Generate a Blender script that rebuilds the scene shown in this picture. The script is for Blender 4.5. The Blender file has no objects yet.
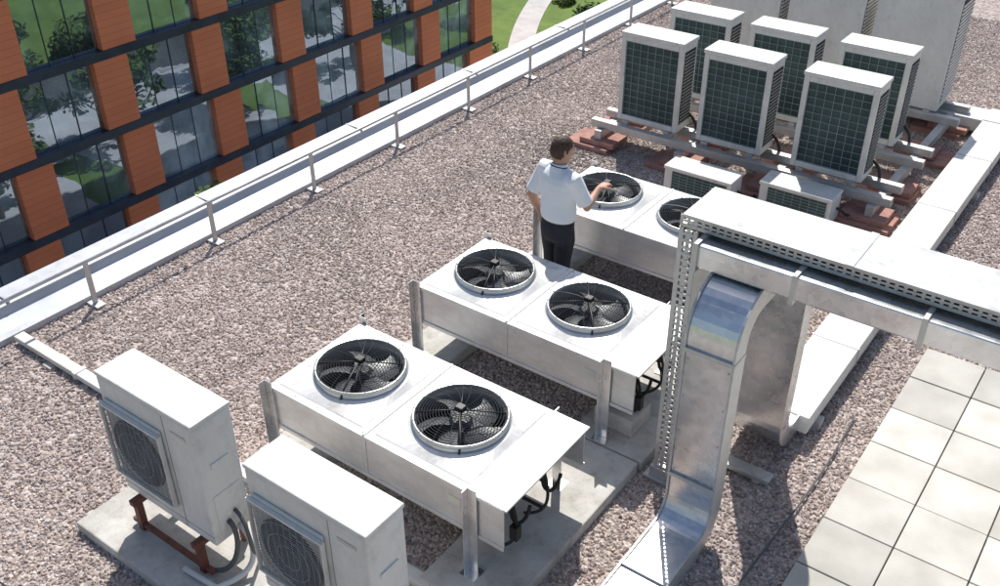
import bpy, bmesh, math, random
from mathutils import Vector, Matrix, Euler
random.seed(7)
scene=bpy.context.scene
COL=scene.collection
# ---------------------------------------------------------------- materials
def newmat(name):
    m=bpy.data.materials.new(name);m.use_nodes=True
    nt=m.node_tree;b=nt.nodes['Principled BSDF']
    return m,nt,b
def ramp(nt,stops):
    r=nt.nodes.new('ShaderNodeValToRGB')
    els=r.color_ramp.elements
    while len(els)<len(stops):els.new(0.5)
    for e,(p,c) in zip(els,stops):
        e.position=p;e.color=(c[0],c[1],c[2],1)
    return r
def mat(name,c1,c2=None,rough=.5,metal=0,scale=3,bump=0,bscale=40,rvar=.0,detail=6,spec=None,lo=.35,hi=.65,stretch=None,stain=0):
    m,nt,b=newmat(name);L=nt.links
    if c2 is None:c2=tuple(v*.8 for v in c1)
    tc=nt.nodes.new('ShaderNodeTexCoord')
    src=tc.outputs['Object']
    if stretch:
        mp=nt.nodes.new('ShaderNodeMapping');mp.inputs['Scale'].default_value=stretch
        L.new(src,mp.inputs[0]);src=mp.outputs[0]
    n=nt.nodes.new('ShaderNodeTexNoise');n.inputs['Scale'].default_value=scale;n.inputs['Detail'].default_value=detail
    n.inputs['Roughness'].default_value=.65
    L.new(src,n.inputs['Vector'])
    r=ramp(nt,[(lo,c2),(hi,c1)]);L.new(n.outputs['Fac'],r.inputs[0])
    out=r.outputs[0]
    if stain:
        n4=nt.nodes.new('ShaderNodeTexNoise');n4.inputs['Scale'].default_value=9;n4.inputs['Detail'].default_value=8;n4.inputs['Roughness'].default_value=.75
        L.new(tc.outputs['Object'],n4.inputs['Vector'])
        r4=ramp(nt,[(.50,(1,1,1)),(.72,(1-stain,1-stain*1.1,1-stain*1.25))]);L.new(n4.outputs['Fac'],r4.inputs[0])
        mx=nt.nodes.new('ShaderNodeMix');mx.data_type='RGBA';mx.blend_type='MULTIPLY';mx.inputs[0].default_value=1
        L.new(out,mx.inputs[6]);L.new(r4.outputs[0],mx.inputs[7]);out=mx.outputs[2]
    L.new(out,b.inputs['Base Color'])
    b.inputs['Metallic'].default_value=metal;b.inputs['Roughness'].default_value=rough
    if spec is not None:b.inputs['Specular IOR Level'].default_value=spec
    if rvar:
        mr=nt.nodes.new('ShaderNodeMapRange');mr.inputs[3].default_value=rough-rvar;mr.inputs[4].default_value=rough+rvar
        L.new(n.outputs['Fac'],mr.inputs[0]);L.new(mr.outputs[0],b.inputs['Roughness'])
    if bump:
        n2=nt.nodes.new('ShaderNodeTexNoise');n2.inputs['Scale'].default_value=bscale;n2.inputs['Detail'].default_value=4
        L.new(src,n2.inputs['Vector'])
        bp=nt.nodes.new('ShaderNodeBump');bp.inputs['Strength'].default_value=bump;bp.inputs['Distance'].default_value=.01
        L.new(n2.outputs['Fac'],bp.inputs['Height']);L.new(bp.outputs[0],b.inputs['Normal'])
    return m
WHITE=mat('painted_white',(.75,.74,.70),(.62,.61,.57),.42,scale=2.5,lo=.3,hi=.6,bump=.05,bscale=3,stain=.22)
WHITE2=mat('painted_cream',(.76,.75,.71),(.60,.585,.545),.5,scale=2.2,lo=.3,hi=.62,stretch=(1,1,.35),stain=.18)
LID=mat('aluminium_lid',(.80,.79,.77),(.64,.63,.60),.38,metal=.15,scale=2.4,lo=.32,hi=.58,rvar=.08,bump=.08,bscale=4,stain=.25)
BODY=mat('aluminium_panel',(.78,.78,.77),(.58,.58,.57),.32,metal=.5,scale=2.2,lo=.3,hi=.65,rvar=.1,stretch=(1,1,3),bump=.12,bscale=3,stain=.15)
def galv(name,c,rough,metal=.8,dark=.72):
    m,nt,b=newmat(name);L=nt.links
    tc=nt.nodes.new('ShaderNodeTexCoord')
    v=nt.nodes.new('ShaderNodeTexVoronoi');v.inputs['Scale'].default_value=22;L.new(tc.outputs['Object'],v.inputs['Vector'])
    n=nt.nodes.new('ShaderNodeTexNoise');n.inputs['Scale'].default_value=1.8;n.inputs['Detail'].default_value=5;L.new(tc.outputs['Object'],n.inputs['Vector'])
    mx=nt.nodes.new('ShaderNodeMath');mx.operation='MULTIPLY_ADD';mx.inputs[1].default_value=.18
    sp=nt.nodes.new('ShaderNodeSeparateColor');L.new(v.outputs['Color'],sp.inputs[0])
    L.new(sp.outputs[0],mx.inputs[0]);L.new(n.outputs['Fac'],mx.inputs[2])
    r=ramp(nt,[(.35,tuple(x*dark for x in c)),(.85,c)]);L.new(mx.outputs[0],r.inputs[0]);L.new(r.outputs[0],b.inputs['Base Color'])
    b.inputs['Metallic'].default_value=metal
    mr=nt.nodes.new('ShaderNodeMapRange');mr.inputs[3].default_value=rough-.08;mr.inputs[4].default_value=rough+.12
    L.new(mx.outputs[0],mr.inputs[0]);L.new(mr.outputs[0],b.inputs['Roughness'])
    n2=nt.nodes.new('ShaderNodeTexNoise');n2.inputs['Scale'].default_value=2.2;L.new(tc.outputs['Object'],n2.inputs['Vector'])
    bp=nt.nodes.new('ShaderNodeBump');bp.inputs['Strength'].default_value=.5;bp.inputs['Distance'].default_value=.05
    L.new(n2.outputs['Fac'],bp.inputs['Height']);L.new(bp.outputs[0],b.inputs['Normal'])
    return m
GALV=galv('galvanised_steel',(.84,.85,.86),.25,.9,.66)
GALVD=galv('galvanised_dull',(.64,.64,.63),.42,.6)
DUCTTOP=galv('duct_cover',(.70,.705,.70),.34,.5,.66)
DARK=mat('dark_interior',(.025,.027,.028),(.012,.013,.014),.7)
BLADE=mat('fan_blade',(.20,.205,.20),(.12,.125,.13),.4,metal=.3)
BLACK=mat('black_plastic',(.02,.02,.022),(.012,.012,.013),.45)
WIRE=mat('guard_wire',(.10,.105,.11),(.055,.06,.06),.4,metal=.4)
RING=mat('fan_ring',(.60,.61,.60),(.42,.43,.42),.32,metal=.7)
CONC=mat('concrete',(.60,.58,.54),(.42,.40,.36),.9,scale=3.5,bump=.35,bscale=60,lo=.3,hi=.65,stain=.3)
BRICKPAD=mat('paver_red',(.48,.26,.21),(.32,.17,.14),.9,scale=5,bump=.4)
RUST=mat('rust_primer',(.22,.07,.045),(.13,.05,.035),.7,scale=9,bump=.2)
PVC=mat('pvc_white',(.76,.75,.72),(.58,.57,.53),.5)
CABLE=mat('cable_grey',(.12,.12,.12),(.08,.08,.08),.6)
COPPER=mat('pipe_insulation',(.045,.04,.038),(.025,.022,.02),.8,bump=.2)
FINCOIL=mat('coil_top',(.11,.115,.12),(.05,.055,.06),.5,metal=.4,scale=12)
LABEL=mat('paper_label',(.7,.7,.62),(.6,.6,.5),.6)
def fins():
    m,nt,b=newmat('coil_fins');L=nt.links
    tc=nt.nodes.new('ShaderNodeTexCoord')
    w=nt.nodes.new('ShaderNodeTexWave');w.inputs['Scale'].default_value=26;w.inputs['Distortion'].default_value=.3;w.bands_direction='X'
    L.new(tc.outputs['Object'],w.inputs['Vector'])
    n=nt.nodes.new('ShaderNodeTexNoise');n.inputs['Scale'].default_value=2.5;L.new(tc.outputs['Object'],n.inputs['Vector'])
    m1=nt.nodes.new('ShaderNodeMath');m1.operation='MULTIPLY_ADD';m1.inputs[1].default_value=.35
    L.new(w.outputs['Fac'],m1.inputs[0]);L.new(n.outputs['Fac'],m1.inputs[2])
    r=ramp(nt,[(.35,(.014,.034,.038)),(.9,(.062,.11,.11))]);L.new(m1.outputs[0],r.inputs[0]);L.new(r.outputs[0],b.inputs['Base Color'])
    b.inputs['Roughness'].default_value=.45;b.inputs['Metallic'].default_value=.3
    return m
FINS=fins()
GRID=mat('grille_wire',(.33,.38,.38),(.22,.27,.27),.45)
LOUVRE=mat('louvre_grey',(.34,.34,.33),(.24,.24,.23),.5)

# ---------------------------------------------------------------- mesh helpers
def link(o,parent=None):
    COL.objects.link(o)
    if parent is not None:o.parent=parent
    return o
def empty(name,loc=(0,0,0),rotz=0):
    e=bpy.data.objects.new(name,None);e.location=loc;e.rotation_euler=(0,0,rotz);e.empty_display_size=.2
    COL.objects.link(e);return e
def box(bm,x0,x1,y0,y1,z0,z1):
    vs=[bm.verts.new((x,y,z)) for x in (x0,x1) for y in (y0,y1) for z in (z0,z1)]
    for f in ((0,1,3,2),(4,6,7,5),(0,4,5,1),(2,3,7,6),(0,2,6,4),(1,5,7,3)):
        bm.faces.new([vs[i] for i in f])
def finish(bm,name,m,parent=None,bevel=0,smooth=False,loc=None):
    bmesh.ops.recalc_face_normals(bm,faces=bm.faces)
    me=bpy.data.meshes.new(name);bm.to_mesh(me);bm.free()
    if isinstance(m,(list,tuple)):
        for k in m:me.materials.append(k)
    else:me.materials.append(m)
    if smooth:
        for p in me.polygons:p.use_smooth=True
    o=bpy.data.objects.new(name,me)
    if loc:o.location=loc
    link(o,parent)
    if bevel:
        b=o.modifiers.new('bevel','BEVEL');b.width=bevel;b.segments=2;b.limit_method='ANGLE'
    return o
def boxes(name,lst,m,parent=None,bevel=.004):
    bm=bmesh.new()
    for b in lst:box(bm,*b)
    return finish(bm,name,m,parent,bevel)
def tube(bm,pts,radii,n=12,hint=(1,0,0),cap=True,closed=False):
    """loft elliptical rings along pts; radii scalar or (a,b)"""
    pts=[Vector(p) for p in pts];rings=[];N=len(pts)
    if not isinstance(radii,(list,)):radii=[radii]*N
    h=Vector(hint);prev=None
    for i,p in enumerate(pts):
        if closed:t=pts[(i+1)%N]-pts[i-1]
        elif i==0:t=pts[1]-p
        elif i==N-1:t=p-pts[i-1]
        else:t=(pts[i+1]-p).normalized()+(p-pts[i-1]).normalized()
        t.normalize()
        ref=h if prev is None else prev
        a=ref-t*ref.dot(t)
        if a.length<1e-4:a=Vector((0,1,0))-t*t.y
        if a.length<1e-4:a=Vector((0,0,1))-t*t.z
        a.normalize();prev=a
        b=t.cross(a)
        r=radii[i];ra,rb=(r if isinstance(r,tuple) else (r,r))
        rings.append([bm.verts.new(p+a*ra*math.cos(2*math.pi*k/n)+b*rb*math.sin(2*math.pi*k/n)) for k in range(n)])
    M=N if closed else N-1
    for i in range(M):
        A=rings[i];B=rings[(i+1)%N]
        for k in range(n):bm.faces.new((A[k],A[(k+1)%n],B[(k+1)%n],B[k]))
    if cap and not closed:
        bm.faces.new(rings[0][::-1]);bm.faces.new(rings[-1])
def circle_pts(cx,cy,z,r,n=40):
    return [(cx+r*math.cos(2*math.pi*i/n),cy+r*math.sin(2*math.pi*i/n),z) for i in range(n)]
def bez(p0,p1,p2,p3,n=14):
    p0,p1,p2,p3=map(Vector,(p0,p1,p2,p3));o=[]
    for i in range(n+1):
        t=i/n;o.append(p0*(1-t)**3+p1*3*t*(1-t)**2+p2*3*t*t*(1-t)+p3*t**3)
    return o
def rectduct(bm,path,w,h,x_c):
    rings=[];N=len(path)
    for i,(y,z) in enumerate(path):
        if i==0:ty,tz=path[1][0]-y,path[1][1]-z
        elif i==N-1:ty,tz=y-path[i-1][0],z-path[i-1][1]
        else:ty,tz=path[i+1][0]-path[i-1][0],path[i+1][1]-path[i-1][1]
        l=math.hypot(ty,tz);ny,nz=-tz/l,ty/l
        rings.append([bm.verts.new((x_c+sx*w/2,y+s*ny*h/2,z+s*nz*h/2)) for sx,s in ((-1,-1),(1,-1),(1,1),(-1,1))])
    for A,B in zip(rings,rings[1:]):
        for k in range(4):bm.faces.new((A[k],A[(k+1)%4],B[(k+1)%4],B[k]))
    bm.faces.new(rings[0][::-1]);bm.faces.new(rings[-1])
def arc(cy,cz,r,a0,a1,n=8):
    return [(cy+r*math.cos(math.radians(a0+(a1-a0)*i/n)),cz+r*math.sin(math.radians(a0+(a1-a0)*i/n))) for i in range(n+1)]

# ---------------------------------------------------------------- fan condenser
def fan_condenser(loc):
    P=empty('fan_condenser',loc)
    Lc,Wd,zt,zb=.93,.96,.80,.44
    L=2.10
    boxes('side_panels',[(0,L,0,.012,zb,zt-.003),(0,L,Wd-.012,Wd,zb,zt-.003),(0,.012,.0125,Wd-.0125,zb,zt-.003),
                        (Lc*2,Lc*2+.01,.0125,Wd-.0125,zb,zt-.003)],BODY,P,.003)
    boxes('panel_folds',[(-.006,L+.004,-.01,.0,zb-.012,zb+.02),(-.006,L+.004,-.012,-.0005,zt-.03,zt-.001),(Lc-.012,Lc+.012,-.006,-.0005,zb+.02,zt-.03),
                         (-.006,L+.004,Wd,Wd+.01,zb-.012,zb+.02)],BODY,P,.002)
    boxes('rating_label',[(1.66,1.76,-.003,-.0004,.62,.68)],LABEL,P,0)
    bm=bmesh.new();box(bm,.014,Lc*2-.002,.014,Wd-.014,zb+.01,zb+.06)
    finish(bm,'coil',FINCOIL,P)
    bm=bmesh.new();n=48
    for c in (0,1):
        x0=c*Lc+.003;x1=(c+1)*Lc-.003;cx=(x0+x1)/2;cy=Wd/2
        def sq(hx,hy,z):
            out=[]
            for i in range(n):
                a=2*math.pi*(i)/n;ca,sa=math.cos(a),math.sin(a);s=1/max(abs(ca),abs(sa))
                out.append(bm.verts.new((cx+ca*s*hx,cy+sa*s*hy,z)))
            return out
        def ci(r,z):return [bm.verts.new((cx+r*math.cos(2*math.pi*(i)/n),cy+r*math.sin(2*math.pi*(i)/n),z)) for i in range(n)]
        hx=(x1-x0)/2
        rings=[sq(hx,Wd/2+.006,zt-.03),sq(hx,Wd/2+.006,zt),sq(hx-.05,Wd/2-.045,zt),sq(hx-.062,Wd/2-.057,zt+.006),ci(.365,zt+.034),ci(.35,zt+.040)]
        for A,B in zip(rings,rings[1:]):
            for k in range(n):bm.faces.new((A[k],A[(k+1)%n],B[(k+1)%n],B[k]))
    o=finish(bm,'top_plates',LID,P)
    boxes('end_lid',[(Lc*2+.001,L+.03,-.008,Wd+.008,zt-.012,zt+.004)],LID,P,.003)
    boxes('seam_strips',[(Lc-.01,Lc+.01,-.005,Wd+.005,zt,zt+.009)],LID,P,.002)
    bm=bmesh.new()
    for c in (0,1):
        for fx in (.03,.25,.47,.69,.90):
            for yy in (.022,Wd-.022):
                tube(bm,[(c*Lc+fx,yy,zt),(c*Lc+fx,yy,zt+.006)],.007,6)
    finish(bm,'screws',GALVD,P)
    for c in (0,1):
        cx=(c+.5)*Lc;cy=Wd/2
        bm=bmesh.new();n=56
        prof=[(.350,zt+.036),(.334,zt+.040),(.332,zt+.070),(.338,zt+.088),(.330,zt+.094),(.316,zt+.086),(.308,zt+.05),(.306,zt-.08),(.33,zt-.13)]
        rr=[[bm.verts.new((cx+r*math.cos(2*math.pi*i/n),cy+r*math.sin(2*math.pi*i/n),z)) for i in range(n)] for r,z in prof]
        for A,B in zip(rr,rr[1:]):
            for k in range(n):bm.faces.new((A[k],A[(k+1)%n],B[(k+1)%n],B[k]))
        finish(bm,'fan_ring',RING,P,smooth=True)
        bm=bmesh.new();rot=random.random()*6
        for k in range(5):
            a0=rot+k*2*math.pi/5;V=[];nr=7
            for i in range(nr+1):
                r=.08+(.30-.08)*i/nr
                sweep=.55*(i/nr)**1.6;wd=.17-.02*i/nr
                row=[]
                for j in range(6):
                    t=j/5-.5
                    a=a0+sweep+t*wd/r*1.05
                    row.append(bm.verts.new((cx+r*math.cos(a),cy+r*math.sin(a),zt+.0+t*.075*(1-.3*i/nr)+.01*math.cos(t*3))))
                V.append(row)
            for i in range(nr):
                for j in range(5):bm.faces.new((V[i][j],V[i][j+1],V[i+1][j+1],V[i+1][j]))
        finish(bm,'fan_blades',BLADE,P,smooth=True)
        bm=bmesh.new();tube(bm,[(cx,cy,zt-.08),(cx,cy,zt+.03),(cx,cy,zt+.05)],[.085,.085,.06],24)
        finish(bm,'motor_hub',BLACK,P)
        bm=bmesh.new()
        for r in [.05+.0204*i for i in range(14)]:
            z=zt+.092+.03*(1-(r/.33)**2)
            tube(bm,circle_pts(cx,cy,z,r,36),.0028,4,closed=True,hint=(0,0,1))
        for k in range(16):
            a=k*math.pi/8+.2
            tube(bm,[(cx+r*math.cos(a+(r-.05)*.9),cy+r*math.sin(a+(r-.05)*.9),zt+.095+.03*(1-(r/.33)**2)) for r in (.05,.12,.2,.27,.335)],.0022,4)
        finish(bm,'fan_guard',WIRE,P)
        bm=bmesh.new();box(bm,cx-.035,cx+.03,cy-.03,cy+.03,zt+.12,zt+.16)
        finish(bm,'terminal_box',BLACK,P,.006)
        bm=bmesh.new();a=-1.25+c*.3
        tube(bm,bez((cx,cy,zt+.13),(cx+.05,cy-.1,zt+.14),(cx+.30*math.cos(a),cy+.25*math.sin(a),zt+.15),(cx+.352*math.cos(a),cy+.352*math.sin(a),zt+.04)),.008,6)
        for k in range(4):
            a=.6+k*math.pi/2
            tube(bm,[(cx+.31*math.cos(a),cy+.31*math.sin(a),zt+.10),(cx+.15*math.cos(a),cy+.15*math.sin(a),zt+.116),(cx,cy,zt+.125)],.0055,5)
        finish(bm,'motor_cable',BLACK,P,smooth=True)
    posts=[]
    for k,(px,py,sx,sy) in enumerate(((-.022,-.016,1,-1),(Lc*2-.03,-.016,1,-1),(-.022,Wd+.016,1,1),(Lc*2-.03,Wd+.016,1,1))):
        z0,z1=.105,zt+(.05 if k!=3 else -.01)
        posts.append((px,px+.075,min(py,py+sy*.006),max(py,py+sy*.006),z0,z1))
        posts.append((px,px+.006,min(py+sy*.0065,py+sy*.06),max(py+sy*.0065,py+sy*.06),z0,z1))
        posts.append((px-.03,px+.10,min(py-.04,py+sy*.08),max(py+.04,py+sy*.08),.1005,.1045))
    boxes('support_posts',posts,GALV,P,.0015)
    bm=bmesh.new()
    for yy,r in ((.25,.02),(.62,.026)):
        tube(bm,[(1.98,yy,.74),(1.98,yy,.50)],r,10)
        tube(bm,bez((1.98,yy,.52),(1.98,yy,.36),(2.06,yy+.05,.34),(2.05,yy+.12,.50)),.013,8)
        tube(bm,bez((1.98,yy,.60),(2.10,yy,.30),(2.0,yy-.05,.22),(1.85,yy-.02,.12)),.012,8)
    for i in range(9):
        tube(bm,bez((1.875,.12+i*.085,.73),(1.94,.12+i*.085,.73),(1.94,.12+i*.085,.65),(1.875,.12+i*.085,.65),6),.007,6)
        tube(bm,bez((1.875,.12+i*.085,.6),(1.94,.12+i*.085,.6),(1.94,.12+i*.085,.52),(1.875,.12+i*.085,.52),6),.007,6)
    finish(bm,'header_pipes',COPPER,P,smooth=True)
    boxes('valve_bracket',[(2.0,2.06,.2,.26,.30,.42),(1.9,2.1,.45,.47,.42,.44)],BLACK,P)
    return P
fan_condenser((-4.66,3.50,0));fan_condenser((-4.66,5.15,0));fan_condenser((-4.66,6.98,0))

def slab(name,x0,x1,y0,y1,z1=.1,m=CONC,bev=.012):
    o=boxes(name,[(x0,x1,y0,y1,-.02,z1)],m,None,bev);return o
slab('concrete_plinth',-3.06,-2.42,3.22,5.04)
slab('concrete_plinth',-3.04,-2.40,5.06,8.1,.096)
slab('concrete_plinth',-4.86,-4.36,3.3,8.1)
slab('concrete_plinth',-5.35,-3.75,2.18,2.95,.09)
slab('concrete_plinth',-3.72,-2.4,2.18,2.85,.09)
boxes('concrete_block',[(-2.95,-2.6,5.25,5.55,.097,.26)],CONC,None,.01)

# ---------------------------------------------------------------- wall-type outdoor units on rust frames
def split_ac(loc,w=.94,d=.30,h=1.02,z0=.38):
    P=empty('air_conditioner_unit',loc)
    boxes('casing',[(0,w,0,d,z0,z0+h-.035)],WHITE2,P,.012)
    boxes('lid',[(-.006,w+.006,-.006,d+.006,z0+h-.034,z0+h)],WHITE,P,.01)
    gx,gz,s=.33,z0+.50,.285
    boxes('grille_plate',[(gx-s,gx+s,-.02,-.0005,gz-s-.04,gz+s+.04)],WHITE2,P,.012)
    bm=bmesh.new();tube(bm,[(gx,-.0205,gz),(gx,-.024,gz)],s-.03,40,hint=(1,0,0));finish(bm,'fan_opening',DARK,P)
    bm=bmesh.new()
    for k in range(3):
        a0=k*2.094
        V=[[bm.verts.new((gx+r*math.cos(a0+t),-.028,gz+r*math.sin(a0+t))) for t in (0,.35,.7,1.0)] for r in (.05,.12,.2,.24)]
        for i in range(3):
            for j in range(3):bm.faces.new((V[i][j],V[i][j+1],V[i+1][j+1],V[i+1][j]))
    finish(bm,'fan_blades',FINCOIL,P)
    bm=bmesh.new()
    i=-s+.02
    while i<s:
        tube(bm,[(gx-s+.01,-.042,gz+i),(gx+s-.01,-.042,gz+i)],.0030,4,hint=(0,1,0))
        i+=.020
    i=-s+.02
    while i<s:
        tube(bm,[(gx+i,-.045,gz-s),(gx+i,-.045,gz+s)],.0022,4,hint=(0,1,0))
        i+=.052
    for r in (.09,.17,.25):
        tube(bm,[(gx+r*math.cos(a/18*math.pi),-.047,gz+r*math.sin(a/18*math.pi)) for a in range(36)],.003,4,closed=True,hint=(0,1,0))
    finish(bm,'fan_grille',LOUVRE,P)
    boxes('grille_frame',[(gx-s-.01,gx+s+.01,-.05,-.0205,gz+s+.005,gz+s+.02),(gx-s-.01,gx+s+.01,-.05,-.0205,gz-s-.02,gz-s-.005),
                          (gx-s-.02,gx-s-.0105,-.05,-.0205,gz-s-.02,gz+s+.02),(gx+s+.0105,gx+s+.02,-.05,-.0205,gz-s-.02,gz+s+.02)],WHITE2,P,.002)
    boxes('service_seam',[(.655,.659,-.0025,-.0004,z0+.02,z0+h-.05),(0,w,-.002,-.0004,z0+.075,z0+.078)],LOUVRE,P,0)
    boxes('side_handle',[(w+.0005,w+.012,.08,.22,z0+.62,z0+.66),(w+.0005,w+.006,.05,.26,z0+.08,z0+.40)],WHITE2,P,.004)
    boxes('name_badge',[(.72,.86,-.004,-.0005,z0+.86,z0+.885)],GALVD,P,0)
    fr=[]
    for xx in (.12,w-.17):
        fr+= [(xx,xx+.05,-.06,-.01,.095,z0-.046),(xx,xx+.05,d-.01,d+.04,.095,z0-.046),(xx-.002,xx+.052,-.08,d+.06,z0-.045,z0-.001)]
    fr.append((.05,w-.05,-.05,-.015,.12,.155))
    boxes('steel_frame',fr,RUST,P,.003)
    bm=bmesh.new()
    tube(bm,bez((w+.01,.12,z0+.15),(w+.14,.12,z0+.1),(w+.12,.05,.12),(w-.1,-.02,.12)),.018,8)
    tube(bm,bez((w+.01,.18,z0+.2),(w+.18,.18,z0+.15),(w+.16,.1,.1),(w+.02,.35,.11)),.014,8)
    finish(bm,'refrigerant_pipes',CABLE,P,smooth=True)
    bm=bmesh.new()
    tube(bm,bez((w+.0,.2,z0+.05),(w+.1,.22,z0-.1),(w+.2,.2,.1),(w+.05,-.1,.12))+[Vector((w-.25,-.12,.12))],.02,8)
    finish(bm,'flexible_conduit',PVC,P,smooth=True)
    return P
split_ac((-5.05,2.47,0));split_ac((-3.62,2.45,0))

# ---------------------------------------------------------------- coil type outdoor units (rows)
def coil_unit(loc,w=.81,d=.36,h=1.10,z0=.385):
    P=empty('heat_pump_unit',loc)
    f=.06
    boxes('casing',[(0,f,0,d,z0,z0+h-.05),(w-f,w,0,d,z0,z0+h-.05),(f+.001,w-f-.001,0,d,z0,z0+.07),(f+.001,w-f-.001,0,d,z0+h-.11,z0+h-.05),
                    (f+.001,w-f-.001,d-.02,d-.001,z0+.071,z0+h-.111)],WHITE,P,.006)
    boxes('lid',[(-.012,w+.012,-.015,d+.015,z0+h-.049,z0+h)],WHITE,P,.014)
    boxes('coil',[(f+.0015,w-f-.0015,.03,.06,z0+.0705,z0+h-.1105)],FINS,P,0)
    bm=bmesh.new();nx=7;nz=11
    for i in range(nx+1):
        x=f+(w-2*f)*i/nx
        tube(bm,[(x,.006,z0+.07),(x,.006,z0+h-.11)],.0032,4)
    for i in range(nz+1):
        z=z0+.07+(h-.18)*i/nz
        tube(bm,[(f,.002,z),(w-f,.002,z)],.0032,4)
    finish(bm,'wire_grille',GRID,P)
    lv=[]
    for i in range(22):
        z=z0+.1+i*.042
        if z<z0+h-.13:lv.append((w+.0045,w+.014,.05,d-.05,z,z+.014))
    boxes('side_louvres',lv,LOUVRE,P,0)
    boxes('side_vent',[(w+.0002,w+.004,.045,d-.045,z0+.09,z0+h-.12)],DARK,P,0)
    boxes('feet',[(.08,.16,-.02,d+.02,z0-.04,z0-.001),(w-.16,w-.08,-.02,d+.02,z0-.04,z0-.001)],GALVD,P,.003)
    bm=bmesh.new();tube(bm,bez((w,.3,z0+.15),(w+.12,.3,z0+.12),(w+.1,.35,z0-.1),(w+.06,.5,z0-.15)),.018,8)
    finish(bm,'refrigerant_pipe',COPPER,P,smooth=True)
    return P
for y,xs in ((10.0,(-5.55,-4.48,-3.31)),(11.13,(-5.50,-4.43,-3.33))):
    for x in xs:coil_unit((x,y,0))
def blank_unit(loc,w=.98,d=.62,h=1.50,z0=.36):
    P=empty('condensing_unit',loc)
    boxes('casing',[(0,w,0,d,z0,z0+h-.05)],WHITE2,P,.01)
    boxes('lid',[(-.01,w+.01,-.01,d+.01,z0+h-.049,z0+h)],WHITE,P,.012)
    boxes('panel_seams',[(.03,w-.03,-.004,-.0005,z0+.03,z0+.55),(.03,w-.03,-.004,-.0005,z0+.57,z0+h-.09)],WHITE2,P,.004)
    boxes('side_vent',[(w+.0002,w+.004,.045,d-.045,z0+.09,z0+h-.12)],DARK,P,0)
    lv=[(w+.0045,w+.016,.045,d-.045,z0+.1+i*.05,z0+.13+i*.05) for i in range(25)]
    boxes('side_louvres',lv,WHITE2,P,0)
    boxes('feet',[(.08,.16,-.02,d+.02,z0-.05,z0-.001),(w-.16,w-.08,-.02,d+.02,z0-.05,z0-.001)],GALVD,P,.003)
for x in (-5.62,-4.52,-3.40):blank_unit((x,12.55,0))
def low_unit(loc,w=.80,d=.30,h=.33,z0=.10):
    P=empty('low_air_conditioner',loc)
    boxes('casing',[(0,w,0,d,z0,z0+h-.04)],WHITE,P,.01)
    boxes('lid',[(-.008,w+.008,-.022,d+.01,z0+h-.039,z0+h)],WHITE,P,.012)
    boxes('coil',[(.10,w-.05,-.006,-.0005,z0+.03,z0+h-.055)],FINS,P,0)
    boxes('grille_bars',[(.10,w-.05,-.012,-.007,z0+.04+i*.034,z0+.045+i*.034) for i in range(7)]+[(.1+i*.093,.105+i*.093,-.016,-.0125,z0+.03,z0+h-.055) for i in range(8)],GRID,P,0)
    boxes('feet',[(.08,.16,-.03,d+.03,z0-.10,z0-.001),(w-.16,w-.08,-.03,d+.03,z0-.10,z0-.001)],GALVD,P,.002)
    bm=bmesh.new();tube(bm,bez((w,.2,z0+.15),(w+.12,.2,z0+.12),(w+.1,.3,z0),(w+.06,.6,.05)),.015,8)
    finish(bm,'refrigerant_pipe',COPPER,P,smooth=True)
low_unit((-4.40,9.10,0));low_unit((-3.38,9.36,0))
P=empty('equipment_support_frame')
bl=[]
for y in (9.93,10.30,11.06,11.43,12.52,13.02):
    bl.append((-5.85,-2.12,y-.045,y+.045,.25,.343))
boxes('beams',bl,GALVD,P,.004)
bl=[]
for x in (-5.7,-4.6,-3.45,-2.3):bl.append((x-.045,x+.045,9.8,13.2,.13,.2495))
boxes('cross_beams',bl,GALVD,P,.004)
bl=[]
for x in (-5.75,-4.62,-3.5,-2.35):
    for y in (9.92,10.75,11.9,12.9):
        j=random.uniform(-.06,.06)
        bl.append((x-.30+j,x+.30+j,y-.23,y+.24,-.01,.065));bl.append((x-.23-j,x+.25-j,y-.17,y+.2,.0655,.1295))
boxes('pads',bl,BRICKPAD,P,.008)

# ---------------------------------------------------------------- ducts / trays
def perf(bm,p,d,u,length,height,pitch=.05):
    p,d,u=Vector(p),Vector(d),Vector(u)
    us=[0,.24,.40,.60,.76,1];n=int(length/pitch)
    for i in range(n):
        xs=[i*pitch,i*pitch+pitch*.4,i*pitch+pitch*1.0]
        for a in range(2):
            for b in range(5):
                if a==1 and b in (1,3):continue
                q=[p+d*xx*1.0+u*height*uu for xx,uu in ((xs[a],us[b]),(xs[a+1],us[b]),(xs[a+1],us[b+1]),(xs[a],us[b+1]))]
                bm.faces.new([bm.verts.new(v) for v in q])
P=empty('cable_tray_riser')
ZT=2.27;Y0,Y1=5.07,5.50;XL=-2.31;PH=.075
boxes('cover',[(XL+.02,3.2,Y0-.012,Y1+.012,ZT-.008,ZT+.004)],DUCTTOP,P,.002)
boxes('cover_joints',[(x,x+.05,Y0-.016,Y1+.016,ZT-.012,ZT+.009) for x in (-1.25,-.25,.75,1.75,2.75)],DUCTTOP,P,.002)
bm=bmesh.new()
perf(bm,(XL,Y0,ZT-PH-.01),(1,0,0),(0,0,1),5.5,PH);perf(bm,(XL,Y1,ZT-PH-.01),(1,0,0),(0,0,1),5.5,PH)
perf(bm,(XL,Y0,.12),(0,0,1),(1,0,0),ZT-.2,.13);perf(bm,(XL,Y1,.12),(0,0,1),(1,0,0),ZT-.2,.13)
perf(bm,(XL-.001,Y0,.12),(0,0,1),(0,1,0),ZT-.2,.09);perf(bm,(XL-.001,Y1-.09,.12),(0,0,1),(0,1,0),ZT-.2,.09)
o=finish(bm,'perforated_sides',GALVD,P);sm=o.modifiers.new('t','SOLIDIFY');sm.thickness=.003
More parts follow.
